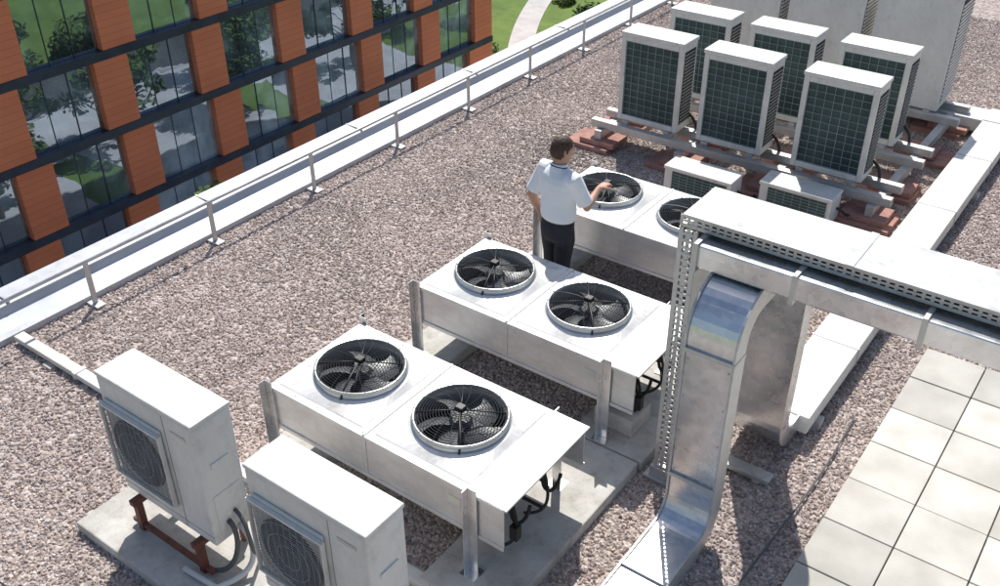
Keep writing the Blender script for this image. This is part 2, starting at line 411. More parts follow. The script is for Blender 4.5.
boxes('tray_backs',[(XL,3.2,Y0+.004,Y1-.004,ZT-PH-.018,ZT-PH-.012),(XL+.128,XL+.132,Y0+.004,Y1-.004,.12,ZT-PH-.02)],GALVD,P,0)
boxes('foot_plate',[(XL-.06,XL+.2,Y0-.05,Y1+.05,.002,.03),(XL-.02,XL+.16,Y0-.02,Y0+.06,.03,.12),(XL-.02,XL+.16,Y1-.06,Y1+.02,.03,.12)],GALVD,P,.004)
bm=bmesh.new()
for yy in (Y0+.1,Y0+.18,Y0+.27,Y0+.34):
    tube(bm,[(XL+.06,yy,.1),(XL+.06,yy,ZT-.25)]+bez((XL+.06,yy,ZT-.2),(XL+.06,yy,ZT-.045),(XL+.1,yy,ZT-.045),(XL+.2,yy,ZT-.045),5)+[Vector((3.1,yy,ZT-.045))],.014,6)
finish(bm,'cables',CABLE,P,smooth=True)
P=empty('galvanised_duct')
boxes('duct_run',[(-2.14,3.2,4.95,5.37,1.99,2.155)],GALV,P,.012)
boxes('duct_flanges',[(x,x+.03,4.93,5.39,1.965,2.172) for x in (-2.14,-1.5,-.75,.35,1.45,2.55)],GALVD,P,.002)
boxes('hanger_frames',[(x,x+.04,4.90,5.55,1.92,1.964) for x in (1.2,2.9)]+[(x,x+.04,5.50,5.54,.0,1.919) for x in (1.2,2.9)]+[(x,x+.04,4.91,4.95,.0,1.919) for x in (1.2,2.9)],GALVD,P,.002)
xc=-1.84
path=[(2.2,.09),(3.2,.09),(4.50,.09)]+[(y,z) for y,z in arc(4.50,.34,.25,-80,0,8)]+[(4.75,1.0)]+[(y,z) for y,z in arc(5.02,1.64,.27,180,90,10)]+[(5.3,1.91)]
P=empty('galvanised_riser_duct')
bm=bmesh.new();rectduct(bm,path,.32,.13,xc);finish(bm,'riser',GALV,P,.004)
for s in (-1,1):
    bm=bmesh.new();rectduct(bm,path,.016,.16,xc+s*.168);finish(bm,'edge_seam',GALVD,P,.001)
boxes('joint_bands',[(xc-.18,xc+.18,4.667,4.833,.50,.53),(xc-.18,xc+.18,4.667,4.833,1.56,1.59),(xc-.18,xc+.18,4.06,4.09,.005,.175),(xc-.18,xc+.18,3.0,3.03,.005,.175)],GALVD,P,.002)
bm=bmesh.new()
for z in (.56,.9,1.2,1.5):
    for s in (-.14,.14):tube(bm,[(xc+s,4.6845,z),(xc+s,4.680,z)],.007,6)
finish(bm,'rivets',GALVD,P)
P=empty('floor_cable_duct')
xc2=-1.72
path=[(13.1,.17),(11,.17),(8,.17),(6.1,.17)]+[(y,z) for y,z in arc(5.98,.40,.23,-90,-180,8)]+[(5.75,1.2)]+[(y,z) for y,z in arc(5.5,1.62,.25,0,70,8)]
bm=bmesh.new();rectduct(bm,path[:4],.40,.16,xc2);finish(bm,'floor_run',WHITE2,P,.004)
bm=bmesh.new();rectduct(bm,path[3:],.38,.13,xc2-.08);finish(bm,'upturn',GALV,P,.004)
for s in (-1,1):
    bm=bmesh.new();rectduct(bm,path[3:],.014,.16,xc2-.08+s*.197);finish(bm,'upturn_seam',GALV,P,.001)
boxes('cross_run',[(-3.6,xc2-.2,12.98-.1,13.3,.09,.252)],WHITE2,P,.006)
boxes('corner_box',[(xc2-.199,xc2+.22,12.9,13.35,.085,.26)],WHITE2,P,.006)
boxes('lid_joints',[(xc2-.207,xc2+.207,y,y+.02,.08,.256) for y in (7.2,8.7,10.2,11.7)],GALVD,P,.002)
boxes('floor_supports',[(xc2-.26,xc2+.24,y,y+.1,-.005,.085) for y in (6.3,7.9,9.5,11.1,12.6)],CONC,P,.008)
P=empty('tray_foot_bracket')
boxes('channel',[(-2.04,-1.55,5.45,5.56,.03,.07)],GALVD,P,.003)
bm=bmesh.new()
for x in (-1.95,-1.65):tube(bm,[(x,5.5,.0),(x,5.5,.085)],.05,16)
finish(bm,'foot_pads',CONC,P)
P=empty('cable_trunking')
boxes('trunking',[(-7.8,-2.5,3.19,3.29,.03,.085)],PVC,P,.006)
boxes('couplers',[(x,x+.05,3.18,3.30,.025,.092) for x in (-6.9,-5.4,-3.9)],PVC,P,.003)
boxes('rests',[(x,x+.12,3.14,3.34,-.005,.024) for x in (-7.3,-6.2,-4.8,-3.2)],CONC,P,.003)
bm=bmesh.new();tube(bm,bez((-1.32,3.9,.035),(-1.38,4.8,.04),(-1.22,5.2,.04),(-1.30,6.6,.035),20),.008,6)
finish(bm,'loose_cable',CABLE,None,smooth=True)
bm=bmesh.new();tube(bm,bez((-2.45,5.9,.12),(-2.1,6.2,.03),(-1.6,6.6,.02),(-1.9,6.5,.03),12),.014,6);finish(bm,'conduit_pipe',CABLE,None,smooth=True)

# ---------------------------------------------------------------- roof, gravel, tiles
ROOFX0,ROOFX1,ROOFY0,ROOFY1=-7.85,14,-6,30
def gravel_mats():
    m,nt,b=newmat('gravel_bed');L=nt.links
    tc=nt.nodes.new('ShaderNodeTexCoord')
    v=nt.nodes.new('ShaderNodeTexVoronoi');v.inputs['Scale'].default_value=28;L.new(tc.outputs['Object'],v.inputs['Vector'])
    sp=nt.nodes.new('ShaderNodeSeparateColor');L.new(v.outputs['Color'],sp.inputs[0])
    r=ramp(nt,[(0,(.24,.19,.17)),(.5,(.42,.35,.315)),(1,(.57,.49,.45))]);L.new(sp.outputs[0],r.inputs[0]);L.new(r.outputs[0],b.inputs['Base Color'])
    b.inputs['Roughness'].default_value=.95
    bp=nt.nodes.new('ShaderNodeBump');bp.invert=True;bp.inputs['Strength'].default_value=1;bp.inputs['Distance'].default_value=.02
    L.new(v.outputs['Distance'],bp.inputs['Height']);L.new(bp.outputs[0],b.inputs['Normal'])
    m2,nt,b=newmat('gravel_stone');L=nt.links
    oi=nt.nodes.new('ShaderNodeObjectInfo')
    r=ramp(nt,[(0,(.27,.21,.185)),(.2,(.42,.345,.31)),(.55,(.53,.44,.395)),(.88,(.60,.52,.475)),(1,(.72,.675,.635))])
    L.new(oi.outputs['Random'],r.inputs[0])
    g=nt.nodes.new('ShaderNodeNewGeometry')
    n=nt.nodes.new('ShaderNodeTexNoise');n.inputs['Scale'].default_value=.9;n.inputs['Detail'].default_value=5;L.new(g.outputs['Position'],n.inputs['Vector'])
    mr=nt.nodes.new('ShaderNodeMapRange');mr.inputs[1].default_value=.3;mr.inputs[2].default_value=.7;mr.inputs[3].default_value=.80;mr.inputs[4].default_value=1.12;L.new(n.outputs['Fac'],mr.inputs[0])
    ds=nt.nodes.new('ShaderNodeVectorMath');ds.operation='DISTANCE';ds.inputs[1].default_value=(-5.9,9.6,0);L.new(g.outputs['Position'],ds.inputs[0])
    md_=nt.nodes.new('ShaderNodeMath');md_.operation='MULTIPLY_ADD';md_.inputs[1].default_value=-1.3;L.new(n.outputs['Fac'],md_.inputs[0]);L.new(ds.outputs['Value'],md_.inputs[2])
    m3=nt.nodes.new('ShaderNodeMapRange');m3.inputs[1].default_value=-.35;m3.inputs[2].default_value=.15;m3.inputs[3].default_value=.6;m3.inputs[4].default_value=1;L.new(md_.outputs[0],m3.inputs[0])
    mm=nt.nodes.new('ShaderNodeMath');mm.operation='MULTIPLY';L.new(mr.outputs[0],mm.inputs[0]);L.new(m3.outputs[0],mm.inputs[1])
    mx=nt.nodes.new('ShaderNodeVectorMath');mx.operation='SCALE';L.new(r.outputs[0],mx.inputs[0]);L.new(mm.outputs[0],mx.inputs['Scale'])
    L.new(mx.outputs[0],b.inputs['Base Color']);b.inputs['Roughness'].default_value=.9
    return m,m2
GB,GS=gravel_mats()
def sheet(name,rects,z,m,parent=None):
    bm=bmesh.new()
    for x0,x1,y0,y1 in rects:
        bm.faces.new([bm.verts.new(v) for v in ((x0,y0,z),(x1,y0,z),(x1,y1,z),(x0,y1,z))])
    return finish(bm,name,m,parent)
gv=sheet('gravel',[(-7.84,-1.10,1.6,18),(-1.10,1.8,7.92,18)],.0,GB)
ng=bpy.data.node_groups.new('gravel_scatter','GeometryNodeTree')
ng.interface.new_socket('Geometry',in_out='INPUT',socket_type='NodeSocketGeometry')
ng.interface.new_socket('Geometry',in_out='OUTPUT',socket_type='NodeSocketGeometry')
N=ng.nodes;Lk=ng.links
gi=N.new('NodeGroupInput');go=N.new('NodeGroupOutput')
dp=N.new('GeometryNodeDistributePointsOnFaces');dp.inputs['Density'].default_value=1750
Lk.new(gi.outputs[0],dp.inputs['Mesh'])
ico=N.new('GeometryNodeMeshIcoSphere');ico.inputs['Radius'].default_value=1;ico.inputs['Subdivisions'].default_value=2
sp=N.new('GeometryNodeSetPosition');nz=N.new('ShaderNodeTexNoise');nz.inputs['Scale'].default_value=1.1;nz.inputs['Detail'].default_value=2
sub=N.new('ShaderNodeVectorMath');sub.operation='SUBTRACT';sub.inputs[1].default_value=(.5,.5,.5)
sc=N.new('ShaderNodeVectorMath');sc.operation='SCALE';sc.inputs['Scale'].default_value=1.8
Lk.new(nz.outputs['Color'],sub.inputs[0]);Lk.new(sub.outputs[0],sc.inputs[0]);Lk.new(sc.outputs[0],sp.inputs['Offset'])
Lk.new(ico.outputs['Mesh'],sp.inputs['Geometry'])
smt=N.new('GeometryNodeSetMaterial');smt.inputs['Material'].default_value=GS;Lk.new(sp.outputs[0],smt.inputs['Geometry'])
ip=N.new('GeometryNodeInstanceOnPoints');Lk.new(dp.outputs['Points'],ip.inputs['Points']);Lk.new(smt.outputs[0],ip.inputs['Instance'])
rr=N.new('FunctionNodeRandomValue');rr.data_type='FLOAT_VECTOR';rr.inputs[0].default_value=(-3.1,-3.1,-3.1);rr.inputs[1].default_value=(3.1,3.1,3.1)
Lk.new(rr.outputs[0],ip.inputs['Rotation'])
rs=N.new('FunctionNodeRandomValue');rs.data_type='FLOAT_VECTOR';rs.inputs[0].default_value=(.008,.008,.007);rs.inputs[1].default_value=(.023,.020,.015);rs.inputs['Seed'].default_value=5
Lk.new(rs.outputs[0],ip.inputs['Scale'])
jg=N.new('GeometryNodeJoinGeometry');Lk.new(gi.outputs[0],jg.inputs[0]);Lk.new(ip.outputs[0],jg.inputs[0]);Lk.new(jg.outputs[0],go.inputs[0])
md=gv.modifiers.new('scatter','NODES');md.node_group=ng

def tile_mat():
    m,nt,b=newmat('paving_tile');L=nt.links
    g=nt.nodes.new('ShaderNodeNewGeometry')
    n=nt.nodes.new('ShaderNodeTexNoise');n.inputs['Scale'].default_value=3;n.inputs['Detail'].default_value=7;L.new(g.outputs['Position'],n.inputs['Vector'])
    n3=nt.nodes.new('ShaderNodeTexNoise');n3.inputs['Scale'].default_value=60;L.new(g.outputs['Position'],n3.inputs['Vector'])
    at=nt.nodes.new('ShaderNodeVertexColor')
    at.layer_name='tv'
    r=ramp(nt,[(.3,(.54,.52,.475)),(.65,(.70,.68,.635))]);L.new(n.outputs['Fac'],r.inputs[0])
    mx=nt.nodes.new('ShaderNodeMix');mx.data_type='RGBA';mx.blend_type='MULTIPLY';mx.inputs[0].default_value=1
    L.new(r.outputs[0],mx.inputs[6]);L.new(at.outputs['Color'],mx.inputs[7]);L.new(mx.outputs[2],b.inputs['Base Color'])
    b.inputs['Roughness'].default_value=.85
    bp=nt.nodes.new('ShaderNodeBump');bp.inputs['Strength'].default_value=.25;bp.inputs['Distance'].default_value=.006;L.new(n3.outputs['Fac'],bp.inputs['Height']);L.new(bp.outputs[0],b.inputs['Normal'])
    return m
TILE=tile_mat()
bm=bmesh.new();cl=bm.loops.layers.color.new('tv')
ts=.50;x=-1.10
while x<6:
    y=7.88
    while y>1.0:
        g=.005;dz=random.uniform(-.004,.004);t=random.uniform(.88,1.04)
        nf=len(bm.faces);box(bm,x+g,x+ts-g,y-ts+g,y-g,.0,.05+dz)
        bm.faces.ensure_lookup_table()
        for f in bm.faces[nf:]:
            for l in f.loops:l[cl]=(t,t*.995,t*.98,1)
        y-=ts
    x+=ts
finish(bm,'paving_tiles',TILE,None,.004)
DIRT=mat('joint_dirt',(.26,.23,.20),(.15,.13,.11),.95,scale=20)
sheet('paving_bed',[(-1.10,6.4,.9,7.90)],.025,DIRT)
slab('concrete_plinth',-.55,.3,11.2,12.4,.18)
P=empty('host_building')
WALL=mat('rendered_wall',(.62,.61,.58),(.54,.53,.50),.85,scale=.5)
boxes('walls',[(-8.3,ROOFX1,ROOFY0,ROOFY1,-18.38,-.11)],WALL,P,0)
sheet('roof_membrane',[(-7.84,ROOFX1,ROOFY0,ROOFY1)],-.012,GB,P)
CAP=mat('parapet_sheet',(.50,.53,.58),(.40,.43,.48),.42,metal=.35,scale=1.3,rvar=.08,bump=.15,bscale=1.5)
CAPW=mat('parapet_edge',(.55,.565,.59),(.42,.435,.46),.5,metal=.15,scale=2,stain=.2)
def extr(name,prof,m,y0,y1,parent):
    bm=bmesh.new()
    A=[bm.verts.new((x,y0,z)) for x,z in prof];B=[bm.verts.new((x,y1,z)) for x,z in prof]
    n=len(prof)
    for i in range(n):bm.faces.new((A[i],A[(i+1)%n],B[(i+1)%n],B[i]))
    bm.faces.new(A[::-1]);bm.faces.new(B)
    return finish(bm,name,m,parent,.006)
P=empty('roof_parapet')
extr('kerb',[(-7.84,-.1),(-7.84,.07),(-7.92,.08),(-7.92,-.1)],CAPW,ROOFY0,ROOFY1,P)
extr('cap_sheet',[(-7.9205,-.1),(-7.9205,.05),(-8.16,.08),(-8.18,.15),(-8.18,-.1)],CAP,ROOFY0,ROOFY1,P)
extr('coping',[(-8.181,-.1),(-8.181,.17),(-8.21,.18),(-8.46,.20),(-8.46,-.35),(-8.42,-.35),(-8.42,-.1)],CAPW,ROOFY0,ROOFY1,P)
boxes('coping_joints',[(-8.464,-8.19,y,y+.02,.1,.204) for y in [1.0+2.4*i for i in range(12)]],GALVD,P,0)
P=empty('roof_railing')
ys=[4.0+1.46*i for i in range(-4,14)]
boxes('posts',[(-7.765,-7.745,y-.025,y+.025,.02,.47) for y in ys],GALVD,P,.002)
boxes('post_feet',[(-7.83,-7.66,y-.05,y+.05,.012,.03) for y in ys],GALVD,P,.002)
bm=bmesh.new();tube(bm,[(-7.755,-3,.48),(-7.755,24,.48)],.018,10)
finish(bm,'top_rail',GALVD,P,smooth=True)

# ---------------------------------------------------------------- street level
GZ=-18.4
GRASS=mat('lawn',(.15,.23,.04),(.08,.14,.025),.95,scale=.35,detail=10,bump=.5,bscale=8)
PAVE=mat('pavement',(.55,.54,.52),(.42,.41,.40),.9,scale=.6)
ASPH=mat('asphalt',(.075,.075,.075),(.05,.05,.05),.9,scale=.8)
sheet('ground',[(-1500,1500,-1500,1500)],GZ-.02,GRASS)
sheet('road',[(-17,-10.5,-200,200)],GZ+.0,ASPH)
boxes('kerb',[(-17.2,-17.0,-200,200,GZ-.02,GZ+.12)],PAVE,None,0)
sheet('pavement',[(-23.5,-17.2,-200,200),(-35.9,-30.0,-60,50)]+[(-30.0,-23.5,y,y+10) for y in (-12,1,14,27,40)],GZ+.004,PAVE)
bm=bmesh.new()
def path_strip(pts,w,z):
    prev=None
    for i,p in enumerate(pts):
        d=(pts[min(i+1,len(pts)-1)]-pts[max(i-1,0)]).normalized();n=Vector((-d.y,d.x,0))*w/2
        cur=[bm.verts.new((p.x+n.x,p.y+n.y,z)),bm.verts.new((p.x-n.x,p.y-n.y,z))]
        if prev:bm.faces.new((prev[0],prev[1],cur[1],cur[0]))
        prev=cur
for k,(pts,w) in enumerate(([bez((-70,45,0),(-55,63,0),(-45,66,0),(-33,105,0),24),2.6],[bez((-36,51,0),(-42,60,0),(-52,74,0),(-52,120,0),24),1.8])):
    path_strip(pts,w,GZ+.008+k*.006)
finish(bm,'footpath',PAVE)
def leaf_mat():
    m,nt,b=newmat('foliage');L=nt.links
    g=nt.nodes.new('ShaderNodeNewGeometry')
    n=nt.nodes.new('ShaderNodeTexNoise');n.inputs['Scale'].default_value=.8;n.inputs['Detail'].default_value=6;L.new(g.outputs['Position'],n.inputs['Vector'])
    r=ramp(nt,[(.3,(.035,.07,.015)),(.5,(.08,.15,.025)),(.75,(.17,.25,.05))]);L.new(n.outputs['Fac'],r.inputs[0]);L.new(r.outputs[0],b.inputs['Base Color'])
    b.inputs['Roughness'].default_value=.7
    return m
LEAF=leaf_mat();BARK=mat('bark',(.10,.075,.05),(.05,.04,.03),.95,scale=6,bump=.5)
def tree_meshes(seed,h=8.0,R=2.8):
    rnd=random.Random(seed)
    bm=bmesh.new()
    tube(bm,[(0,0,0),(.05,.02,h*.3),(.1,-.05,h*.6),(.05,0,h*.85)],[.2,.15,.1,.04],8)
    cl=[]
    for i in range(26):
        a=rnd.random()*6.28;zz=rnd.uniform(.34,.95);rr=R*math.sqrt(rnd.random())*math.sin(min(1,max(.25,(1.05-zz)*1.7))*1.57)
        c=Vector((rr*math.cos(a),rr*math.sin(a),zz*h));cl.append((c,rnd.uniform(.6,1.15)))
        tube(bm,[(0.06,0,h*zz*.62),tuple(c*.6+Vector((0,0,h*zz*.3))),tuple(c)],[.05,.035,.012],5)
    me=bpy.data.meshes.new('trunk');bm.to_mesh(me);bm.free();me.materials.append(BARK)
    bm=bmesh.new()
    for c,s in cl:
        for i in range(150):
            v=Vector((rnd.gauss(0,1),rnd.gauss(0,1),rnd.gauss(0,1))).normalized()*s*(rnd.random()**.35);v.z*=.75
            q=Euler((rnd.uniform(-1,1),rnd.uniform(-1,1),rnd.random()*6)).to_matrix()
            l=rnd.uniform(.09,.18);p=c+v
            bm.faces.new([bm.verts.new(p+q@Vector(k)) for k in ((-l,-l*.6,0),(l,-l*.5,0),(l*1.1,l*.6,0),(-l*.8,l*.6,0))])
    m2=bpy.data.meshes.new('crown');bm.to_mesh(m2);bm.free();m2.materials.append(LEAF)
    return me,m2
TM=[tree_meshes(1),tree_meshes(2,7,2.5),tree_meshes(3,8.5,3)]
def tree(x,y,k,s=1):
    e=empty('deciduous_tree',(x,y,GZ),random.random()*6);e.scale=(s,s,s)
    for me,nm in zip(TM[k%3],('trunk','crown')):link(bpy.data.objects.new(nm,me),e)
for i,(x,y,s) in enumerate([(-26,4,.9),(-24.5,11,1.0),(-27,20,.85),(-25,29,1.0),(-26.5,36,.9),(-27,46,.85),(-25.5,55,1),(-64,68,.9),(-68,82,1.0),(-29,60,.7),(-29.5,14,.7),(-21,25,.9),(-21.5,41,.9)]):
    tree(x,y,i,s)
def shrub(x,y,s):
    rnd=random.Random(int(x*7+y*3));bm=bmesh.new()
    for i in range(900):
        v=Vector((rnd.gauss(0,1),rnd.gauss(0,1),abs(rnd.gauss(0,1)))).normalized()*s*rnd.random()**.3
        q=Euler((rnd.uniform(-1,1),rnd.uniform(-1,1),rnd.random()*6)).to_matrix();l=.09
        bm.faces.new([bm.verts.new(Vector((x,y,GZ))+v*(1+.3*math.sin(v.x*5))+q@Vector(k)) for k in ((-l,-l,0),(l,-l,0),(l,l,0))])
    finish(bm,'shrub',LEAF)
for x,y,s in ((-40,52.5,1.0),(-44,54,1),(-38.5,51,.9),(-49,59,1.3),(-42,66,.9)):shrub(x,y,s)

# ---------------------------------------------------------------- office building with terracotta cladding
P=empty('brick_office_building')
FX=-36.0;FH=3.3;YE=48.2;YS=-25
def brick_mat():
    m,nt,b=newmat('terracotta_cladding');L=nt.links
    g=nt.nodes.new('ShaderNodeNewGeometry');s=nt.nodes.new('ShaderNodeSeparateXYZ');L.new(g.outputs['Position'],s.inputs[0])
    cb=nt.nodes.new('ShaderNodeCombineXYZ');L.new(s.outputs[1],cb.inputs[0]);L.new(s.outputs[2],cb.inputs[1])
    bt=nt.nodes.new('ShaderNodeTexBrick');bt.inputs['Scale'].default_value=1;bt.inputs['Brick Width'].default_value=400;bt.inputs['Row Height'].default_value=.30
    bt.offset=0
    bt.inputs['Mortar Size'].default_value=.010;bt.inputs['Color1'].default_value=(.93,.29,.14,1);bt.inputs['Color2'].default_value=(.88,.265,.125,1);bt.inputs['Mortar'].default_value=(.60,.18,.09,1)
    L.new(cb.outputs[0],bt.inputs['Vector'])
    n=nt.nodes.new('ShaderNodeTexNoise');n.inputs['Scale'].default_value=.5;n.inputs['Detail'].default_value=6;L.new(g.outputs['Position'],n.inputs['Vector'])
    r=ramp(nt,[(.3,(.86,.84,.82)),(.7,(1,1,1))]);L.new(n.outputs['Fac'],r.inputs[0])
    mx=nt.nodes.new('ShaderNodeMix');mx.data_type='RGBA';mx.blend_type='MULTIPLY';mx.inputs[0].default_value=1
    L.new(bt.outputs['Color'],mx.inputs[6]);L.new(r.outputs[0],mx.inputs[7])
    L.new(mx.outputs[2],b.inputs['Base Color']);b.inputs['Roughness'].default_value=.7
    return m
BR=brick_mat()
BAND=mat('spandrel_band',(.05,.065,.10),(.03,.04,.065),.35,scale=1,rvar=.1)
def glass_mat():
    m,nt,b=newmat('window_glass');L=nt.links
    g=nt.nodes.new('ShaderNodeNewGeometry')
    at=nt.nodes.new('ShaderNodeVertexColor');at.layer_name='pv'
    sc_=nt.nodes.new('ShaderNodeSeparateColor');L.new(at.outputs['Color'],sc_.inputs[0])
    n=nt.nodes.new('ShaderNodeTexNoise');n.inputs['Scale'].default_value=.42;n.inputs['Detail'].default_value=7;n.inputs['Distortion'].default_value=.6;L.new(g.outputs['Position'],n.inputs['Vector'])
    ad=nt.nodes.new('ShaderNodeMath');ad.operation='MULTIPLY_ADD';ad.inputs[1].default_value=.36;L.new(sc_.outputs[0],ad.inputs[0]);L.new(n.outputs['Fac'],ad.inputs[2])
    r=ramp(nt,[(.45,(.02,.036,.048)),(.62,(.13,.20,.24)),(.82,(.50,.62,.68))]);L.new(ad.outputs[0],r.inputs[0])
    L.new(r.outputs[0],b.inputs['Base Color']);b.inputs['Roughness'].default_value=.6
    gl=nt.nodes.new('ShaderNodeBsdfGlossy');gl.inputs['Roughness'].default_value=.02;gl.inputs['Color'].default_value=(.70,.82,1.0,1)
    n2=nt.nodes.new('ShaderNodeTexNoise');n2.inputs['Scale'].default_value=.7;L.new(g.outputs['Position'],n2.inputs['Vector'])
    bp=nt.nodes.new('ShaderNodeBump');bp.inputs['Strength'].default_value=.15;bp.inputs['Distance'].default_value=.06;L.new(n2.outputs['Fac'],bp.inputs['Height']);L.new(bp.outputs[0],gl.inputs['Normal'])
    ms=nt.nodes.new('ShaderNodeMixShader');ms.inputs[0].default_value=.42
    L.new(b.outputs[0],ms.inputs[1]);L.new(gl.outputs[0],ms.inputs[2]);L.new(ms.outputs[0],nt.nodes['Material Output'].inputs['Surface'])
    return m
GL=glass_mat()
boxes('core',[(FX-16,FX-.5,YS,YE-.3,GZ,GZ+FH*7+.6)],BAND,P,0)
boxes('end_wall',[(FX-16,FX-.05,YE-.29,YE,GZ,GZ+FH*7+.6)],BR,P,0)
piers=[];bands=[];glass=[];mull=[]
cols=[17.3+4.95*k for k in range(-8,7)]
for f in range(7):
    z0=GZ+f*FH;z1=z0+FH
    bands.append((FX-.4,FX+.05,YS,YE+.02,z1-.24,z1+.12))
    for ci_,y in enumerate(cols):
        off=(.28 if f%2 else -.28)
        yy=y+off
        piers.append((FX-.35,FX,yy-.80,yy+.80 if y<46 else YE-.01,z0+.125,z1-.245))
    ylist=[YS]+[y+(.28 if f%2 else -.28) for y in cols]+[YE]
    for a,b_ in zip(ylist,ylist[1:]):
        y0=a+(.81 if a!=YS else 0);y1=b_-.81
        if y1-y0<.5:continue
        glass.append((y0,y1,z0+.13,z1-.25))
        for t in (1/3,2/3):
            ym=y0+(y1-y0)*t;mull.append((FX-.32,FX-.27,ym-.015,ym+.015,z0+.13,z1-.25))
boxes('piers',piers,BR,P,.01);boxes('spandrel_bands',bands,BAND,P,.01);boxes('mullions',mull,BAND,P,0)
bm=bmesh.new();cl=bm.loops.layers.color.new('pv')
for y0,y1,z0,z1 in glass:
    n=3;wv=random.random()
    for i in range(n):
        a=y0+(y1-y0)*i/n;b_=y0+(y1-y0)*(i+1)/n;tl=random.uniform(-.012,.012)
        fc=bm.faces.new([bm.verts.new(v) for v in ((FX-.3+tl,a,z0),(FX-.3-tl,b_,z0),(FX-.3-tl,b_,z1),(FX-.3+tl,a,z1))])
        pv=min(1,max(0,wv*.6+random.random()*.4))
        for l in fc.loops:l[cl]=(pv,pv,pv,1)
finish(bm,'glazing',GL,P)

# ---------------------------------------------------------------- the man
SKIN=mat('skin',(.55,.32,.22),(.47,.26,.18),.55,scale=8)
SHIRT=mat('shirt_white',(.90,.91,.93),(.84,.86,.89),.85,scale=4,bump=.9,bscale=9)
TROUS=mat('trousers_dark',(.035,.037,.045),(.02,.021,.026),.9,scale=6,bump=.6,bscale=12)
HAIR=mat('hair_brown',(.085,.04,.022),(.035,.016,.01),.6,scale=30,bump=.8,bscale=60)
EYE=mat('eye_dark',(.03,.02,.015),None,.2);EYEW=mat('eye_white',(.75,.74,.72),None,.3);LIP=mat('lips',(.38,.15,.12),None,.5)
SHOE=mat('shoe_leather',(.02,.017,.015),None,.35);LAN=mat('lanyard_blue',(.02,.05,.22),None,.7)
def remesh(o,vs,it=3):
    r=o.modifiers.new('remesh','REMESH');r.mode='VOXEL';r.voxel_size=vs;r.use_smooth_shade=True
    s=o.modifiers.new('smooth','SMOOTH');s.iterations=it;s.factor=.5
M=empty('man',(-4.12,6.48,.02),math.radians(-14))
bm=bmesh.new()
tube(bm,[(0,0,1.04),(0,0,.99),(0,-.01,.92),(0,-.01,.86),(0,0,.80)],[(.158,.115),(.163,.12),(.175,.13),(.172,.13),(.13,.10)],20)
for s,fy in ((-1,.02),(1,-.03)):
    tube(bm,[(s*.085,-.01,.90),(s*.09,0,.80),(s*.10,fy,.62),(s*.105,fy,.48),(s*.11,fy-.02,.30),(s*.115,fy-.02,.10),(s*.115,fy-.02,.065)],[.098,.094,.078,.066,.062,.056,.057],14)
remesh(finish(bm,'trousers',TROUS,M),.009)
bm=bmesh.new();tube(bm,[(.166*math.cos(a/16*math.pi),.123*math.sin(a/16*math.pi),1.015) for a in range(32)],[(.006,.018)]*32,8,hint=(1,0,0),closed=True)
finish(bm,'belt',SHOE,M,smooth=True)
bm=bmesh.new()
for s,fy in ((-1,.0),(1,-.05)):
    tube(bm,[(s*.115,fy-.085,.045),(s*.117,fy-.05,.05),(s*.12,fy+.03,.048),(s*.125,fy+.12,.035),(s*.13,fy+.18,.028),(s*.13,fy+.20,.025)],[(.025,.03),(.036,.045),(.04,.045),(.048,.033),(.036,.025),(.015,.015)],14)
remesh(finish(bm,'shoes',SHOE,M),.007)
LS=Vector((-.19,0,1.43));LE=Vector((-.285,-.07,1.15));LW=Vector((-.27,.04,.90))
RS=Vector((.19,.0,1.43));RE=Vector((.25,.10,1.17));RW=Vector((.18,.31,1.26))
bm=bmesh.new()
tube(bm,[(0,0,1.005),(0,0,1.02),(0,-.005,1.06),(0,-.005,1.18),(0,.0,1.30),(0,.0,1.38),(0,-.005,1.44),(0,-.01,1.485),(0,-.012,1.515)],
     [(.162,.12),(.182,.138),(.186,.142),(.176,.132),(.190,.134),(.197,.13),(.177,.110),(.105,.078),(.066,.066)],24)
for S,E in ((LS,LE),(RS,RE)):
    sg=-1 if S.x<0 else 1
    m1=S.lerp(E,.5);m2=S.lerp(E,.84)
    tube(bm,[(sg*.12,0,1.43),S+Vector((0,0,.0)),S.lerp(E,.2),m1,m2],[.075,.074,.070,.068,.075],14,hint=(0,1,0))
remesh(finish(bm,'shirt',SHIRT,M),.008,2)
bm=bmesh.new();tube(bm,[(.066*math.cos(a/12*math.pi),-.012+.064*math.sin(a/12*math.pi),1.522+.008*-math.sin(a/12*math.pi)) for a in range(24)],[(.010,.018)]*24,8,closed=True)
finish(bm,'collar',SHIRT,M,smooth=True)
bm=bmesh.new();tube(bm,[(.075*math.cos(a/12*math.pi),-.012+.074*math.sin(a/12*math.pi),1.512-.02*math.sin(a/12*math.pi)) for a in range(24)],.006,6,closed=True)
tube(bm,[(-.06,.06,1.49),(-.04,.135,1.35),(0,.14,1.2)],.005,6);tube(bm,[(.06,.06,1.49),(.04,.135,1.35),(0,.14,1.2)],.005,6)
finish(bm,'lanyard',LAN,M,smooth=True)
bm=bmesh.new()
